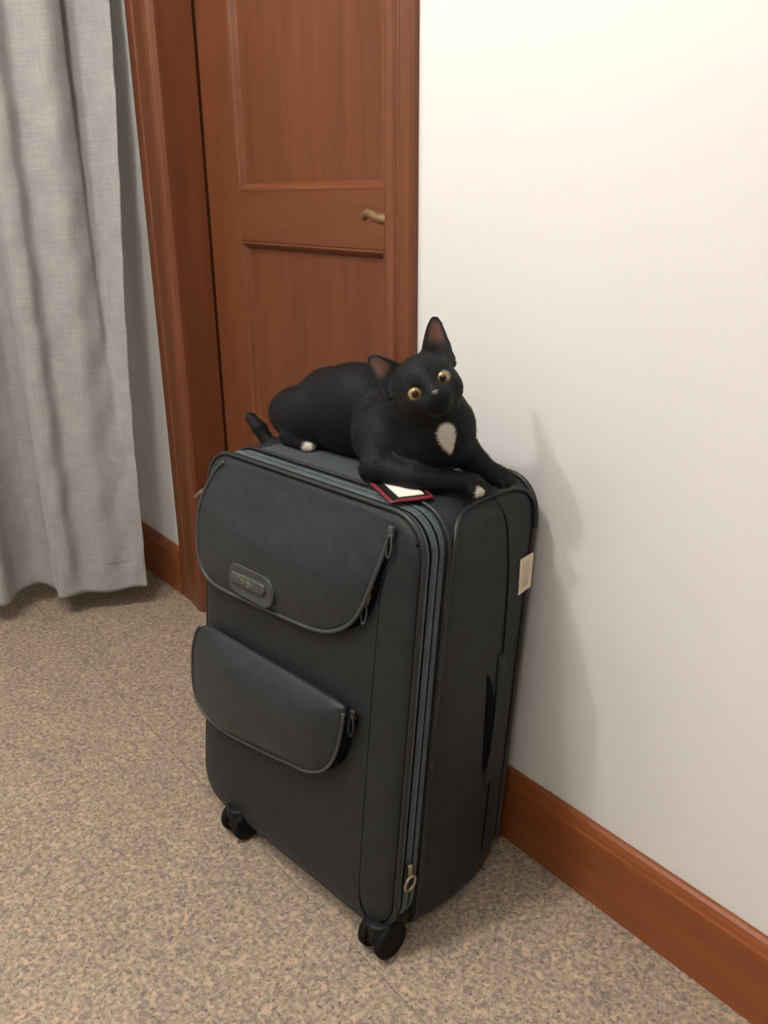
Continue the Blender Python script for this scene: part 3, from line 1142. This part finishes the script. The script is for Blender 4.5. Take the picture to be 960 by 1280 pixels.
def coat(P, N=None):
    col = np.repeat(BLACK[None], len(P), 0)
    # chest blaze
    c = Wd(.436, .058, .7065)
    q = P - c
    qx, qy, qz = q @ rc, q @ uc, q @ tc_
    ang = math.radians(-14)
    xr = qx * math.cos(ang) - qy * math.sin(ang)
    yr = qx * math.sin(ang) + qy * math.cos(ang)
    wdt = .0108 * (1 + .45 * np.clip(yr / .02, -1, 1))
    m_ = 1 - sstep(.85, 1.15, np.sqrt((xr / wdt) ** 2 + (yr / .0190) ** 2))
    m_ *= (np.abs(qz) < .05)
    col = col * (1 - m_[:, None]) + WHITE * m_[:, None]
    # toes
    for t, r in ((Wd(.4575, .105, .6275), .0075), (Wd(.126, .092, .6245), .0115)):
        m_ = 1 - sstep(.75, 1.05, np.linalg.norm(P - t, axis=1) / r)
        col = col * (1 - m_[:, None]) + WHITE * m_[:, None]
    # ear linings
    for b0, ax, fw, sdv, L_ in EARS:
        q = P - b0
        t = (q @ ax) / L_
        x = q @ sdv
        y = q @ fw + .010 - x * x * 26 * (1 - .3 * np.clip(t, 0, 1))
        wid = .0215 * np.power(np.clip(1 - np.clip(t, 0, 1), 0, 1), .58)
        m_ = sstep(.0, .0014, y) * (1 - sstep(.55, .95, np.abs(x) / np.maximum(wid, 1e-4))) * sstep(.30, .58, t) * (1 - sstep(.82, .97, t)) * (y < .01)
        col = col * (1 - m_[:, None]) + PINK * m_[:, None]
    return col


cat_base = Wd(.22, .12, H)
cat_base[2] = TOP
cat_ = empty('cat', tuple(cat_base), label='black cat with amber eyes and white chest patch lying on the suitcase', cat='cat')
me = bpy.data.meshes.new('cat_body')
me.vertices.add(nv)
me.vertices.foreach_set('co', (CV - cat_base).astype(np.float32).ravel())
me.loops.add(len(CF) * 4)
me.polygons.add(len(CF))
me.loops.foreach_set('vertex_index', CF.astype(np.int32).ravel())
me.polygons.foreach_set('loop_start', np.arange(0, len(CF) * 4, 4, dtype=np.int32))
me.polygons.foreach_set('loop_total', np.full(len(CF), 4, np.int32))
me.update(calc_edges=True)
me.validate()
at = me.color_attributes.new('coat', 'FLOAT_COLOR', 'POINT')
cc = np.concatenate([coat(CV), np.ones((nv, 1))], 1).astype(np.float32)
at.data.foreach_set('color', cc.ravel())

M_FUR, nt, b = new_mat('cat_coat')
av = node(nt, 'ShaderNodeAttribute')
av.attribute_name = 'coat'
nt.links.new(av.outputs['Color'], b.inputs['Base Color'])
b.inputs['Roughness'].default_value = 0.62
b.inputs['Specular IOR Level'].default_value = 0.22
b.inputs['Sheen Weight'].default_value = 0.02
b.inputs['Sheen Roughness'].default_value = 0.5
nf = noise(nt, coords(nt, (1, 1, 1)), 260, 3)
bump(nt, b, nf.outputs[0], 0.15, 0.0006)
cb_ = obj('body', me, cat_, M_FUR)

# short coat hairs standing along the body
nrm = np.zeros((nv, 3), np.float32)
me.vertex_normals.foreach_get('vector', nrm.ravel()) if hasattr(me, 'vertex_normals') else None
nrm = np.array([v.normal[:] for v in me.vertices]) if not np.any(nrm) else nrm
NH = 110000
tri = rng.integers(0, len(CF), NH)
wts = rng.dirichlet((1, 1, 1, 1), NH)
HP = (CV[CF[tri]] * wts[..., None]).sum(1)
HN = (nrm[CF[tri]] * wts[..., None]).sum(1)
HN /= np.maximum(np.linalg.norm(HN, axis=1, keepdims=True), 1e-6)
hd_ = np.linalg.norm(HP - hc, axis=1)
isHead = (hd_ < .065) & (HP[:, 2] > hc[2] - .05)
flow = np.repeat((Wd(0, .15, .6) - Wd(.3, .12, .66))[None], NH, 0)
away = HP - (hc + EF * .045 - EU * .01)
flow = np.where(isHead[:, None], away, flow)
flow = flow - HN * (flow * HN).sum(1, keepdims=True)
flow /= np.maximum(np.linalg.norm(flow, axis=1, keepdims=True), 1e-6)
rnd = rng.normal(0, .22, (NH, 3))
dirn = flow + HN * rng.uniform(.18, .42, (NH, 1)) + rnd
dirn /= np.linalg.norm(dirn, axis=1, keepdims=True)
ln = np.where(isHead, rng.uniform(.0015, .0035, NH), rng.uniform(.003, .0065, NH))
keep = HP[:, 2] > rest_height(HP[:, 0], HP[:, 1]) + .003
keep |= HP[:, 0] < Wd(-.02, .2, .6)[0]
for e in EYE:
    keep &= np.linalg.norm(HP - hp(e[0], e[1], e[2] + .008), axis=1) > .0125
keep &= np.linalg.norm(HP - hp(0, -.011, .047), axis=1) > .006
hcol = coat(HP)
for b0, ax, fw, sdv, L_ in EARS:                       # ears stay sleek
    q = HP - b0
    keep &= ~(((q @ ax) > .004) & (np.linalg.norm(q - np.outer(q @ ax, ax), axis=1) < .03) & ((q @ ax) < L_ * 1.1))
HP, HN, dirn, ln, hcol = HP[keep], HN[keep], dirn[keep], ln[keep], hcol[keep]
sidev = np.cross(dirn, HN)
sidev /= np.maximum(np.linalg.norm(sidev, axis=1, keepdims=True), 1e-6)
wd = .00026
v0 = HP - sidev * wd
v1 = HP + sidev * wd
mid = HP + dirn * ln[:, None] * .6 - HN * .0002
v2 = mid + sidev * wd * .8
v3 = mid - sidev * wd * .8
v4 = HP + dirn * ln[:, None] - HN * (ln * .18)[:, None]
for arr in (mid, v2, v3, v4):
    arr[:, 2] = np.where(HP[:, 0] > Wd(-.02, .2, .6)[0], np.maximum(arr[:, 2], rest_height(arr[:, 0], arr[:, 1]) + .0008), arr[:, 2])
nh = len(HP)
FV = np.stack([v0, v1, v2, v3, v4], 1).reshape(-1, 3) - cat_base
i0 = np.arange(nh) * 5
lt = np.stack([i0, i0 + 1, i0 + 2, i0, i0 + 2, i0 + 3, i0 + 3, i0 + 2, i0 + 4], 1).astype(np.int32)
fm = bpy.data.meshes.new('cat_fur')
fm.vertices.add(len(FV))
fm.vertices.foreach_set('co', FV.astype(np.float32).ravel())
fm.loops.add(nh * 9)
fm.polygons.add(nh * 3)
fm.loops.foreach_set('vertex_index', lt.ravel())
fm.polygons.foreach_set('loop_start', np.arange(0, nh * 9, 3, dtype=np.int32))
fm.polygons.foreach_set('loop_total', np.full(nh * 3, 3, np.int32))
fm.update(calc_edges=True)
fa = fm.color_attributes.new('coat', 'FLOAT_COLOR', 'POINT')
fc = np.concatenate([hcol, np.ones((nh, 1))], 1).repeat(5, 0).astype(np.float32)
fa.data.foreach_set('color', fc.ravel())
obj('fur', fm, cb_, M_FUR, kind='stuff')

# eyes
M_EYE, nt, b = new_mat('amber_iris')
tcn = node(nt, 'ShaderNodeTexCoord')
sp = node(nt, 'ShaderNodeSeparateXYZ')
nt.links.new(tcn.outputs['Object'], sp.inputs[0])
cx = node(nt, 'ShaderNodeCombineXYZ')
nt.links.new(sp.outputs[0], cx.inputs[0])
nt.links.new(sp.outputs[1], cx.inputs[1])
le = node(nt, 'ShaderNodeVectorMath', operation='LENGTH')
nt.links.new(cx.outputs[0], le.inputs[0])
mr = node(nt, 'ShaderNodeMath', operation='MULTIPLY')
mr.inputs[1].default_value = 100.0
nt.links.new(le.outputs['Value'], mr.inputs[0])
rp_ = ramp(nt, [(0.0, s2l(70, 46, 20)), (0.42, s2l(104, 76, 32)), (0.66, s2l(134, 110, 56)), (0.82, s2l(126, 104, 56)), (0.9, s2l(16, 14, 12))])
nt.links.new(mr.outputs[0], rp_.inputs[0])
nt.links.new(rp_.outputs[0], b.inputs['Base Color'])
b.inputs['Roughness'].default_value = 0.12
b.inputs['Coat Weight'].default_value = 0.6
M_PUPIL = mat_plain('pupil_black', s2l(8, 7, 6), 0.08)
er = .0112
for e in EYE:
    bm = bmesh.new()
    bmesh.ops.create_uvsphere(bm, u_segments=28, v_segments=18, radius=er)
    me = bpy.data.meshes.new('eye')
    bm.to_mesh(me)
    bm.free()
    ey = obj('eye', me, cat_, M_EYE, label='round amber eye')
    z_ = Vector((Vector((0, 0, CAM_H)) - Vector(hp(*e))).normalized())
    x_ = Vector(EX) - z_ * Vector(EX).dot(z_)
    x_.normalize()
    y_ = z_.cross(x_)
    ey.matrix_local = Matrix.Translation(Vector(hp(e[0], e[1], e[2] + .0005) - cat_base)) @ Matrix((x_, y_, z_)).transposed().to_4x4()
    # pupil cap
    rings = []
    for k in range(5):
        rr_ = .0038 * (1 - k / 4) + .00005
        rings.append([(rr_ * math.cos(2 * math.pi * j / 20), rr_ * 1.12 * math.sin(2 * math.pi * j / 20), math.sqrt(er * er - rr_ * rr_) + .00025) for j in range(20)])
    obj('pupil', loft('pupil', rings), ey, M_PUPIL)
# nose leather
M_NOSE = mat_plain('nose_leather', s2l(72, 64, 65), 0.5)
nr_ = []
for k in range(7):
    t = -math.pi / 2 + math.pi * k / 6
    nr_.append([tuple(hp((.0052 * math.cos(t) + .0001) * math.cos(2 * math.pi * j / 16) * (1 + .35 * math.sin(2 * math.pi * j / 16)), -.0125 + .0042 * math.cos(t) * math.sin(2 * math.pi * j / 16), .0462 + .0030 * math.sin(t)) - cat_base) for j in range(16)])
obj('nose', loft('nose', nr_), cat_, M_NOSE)
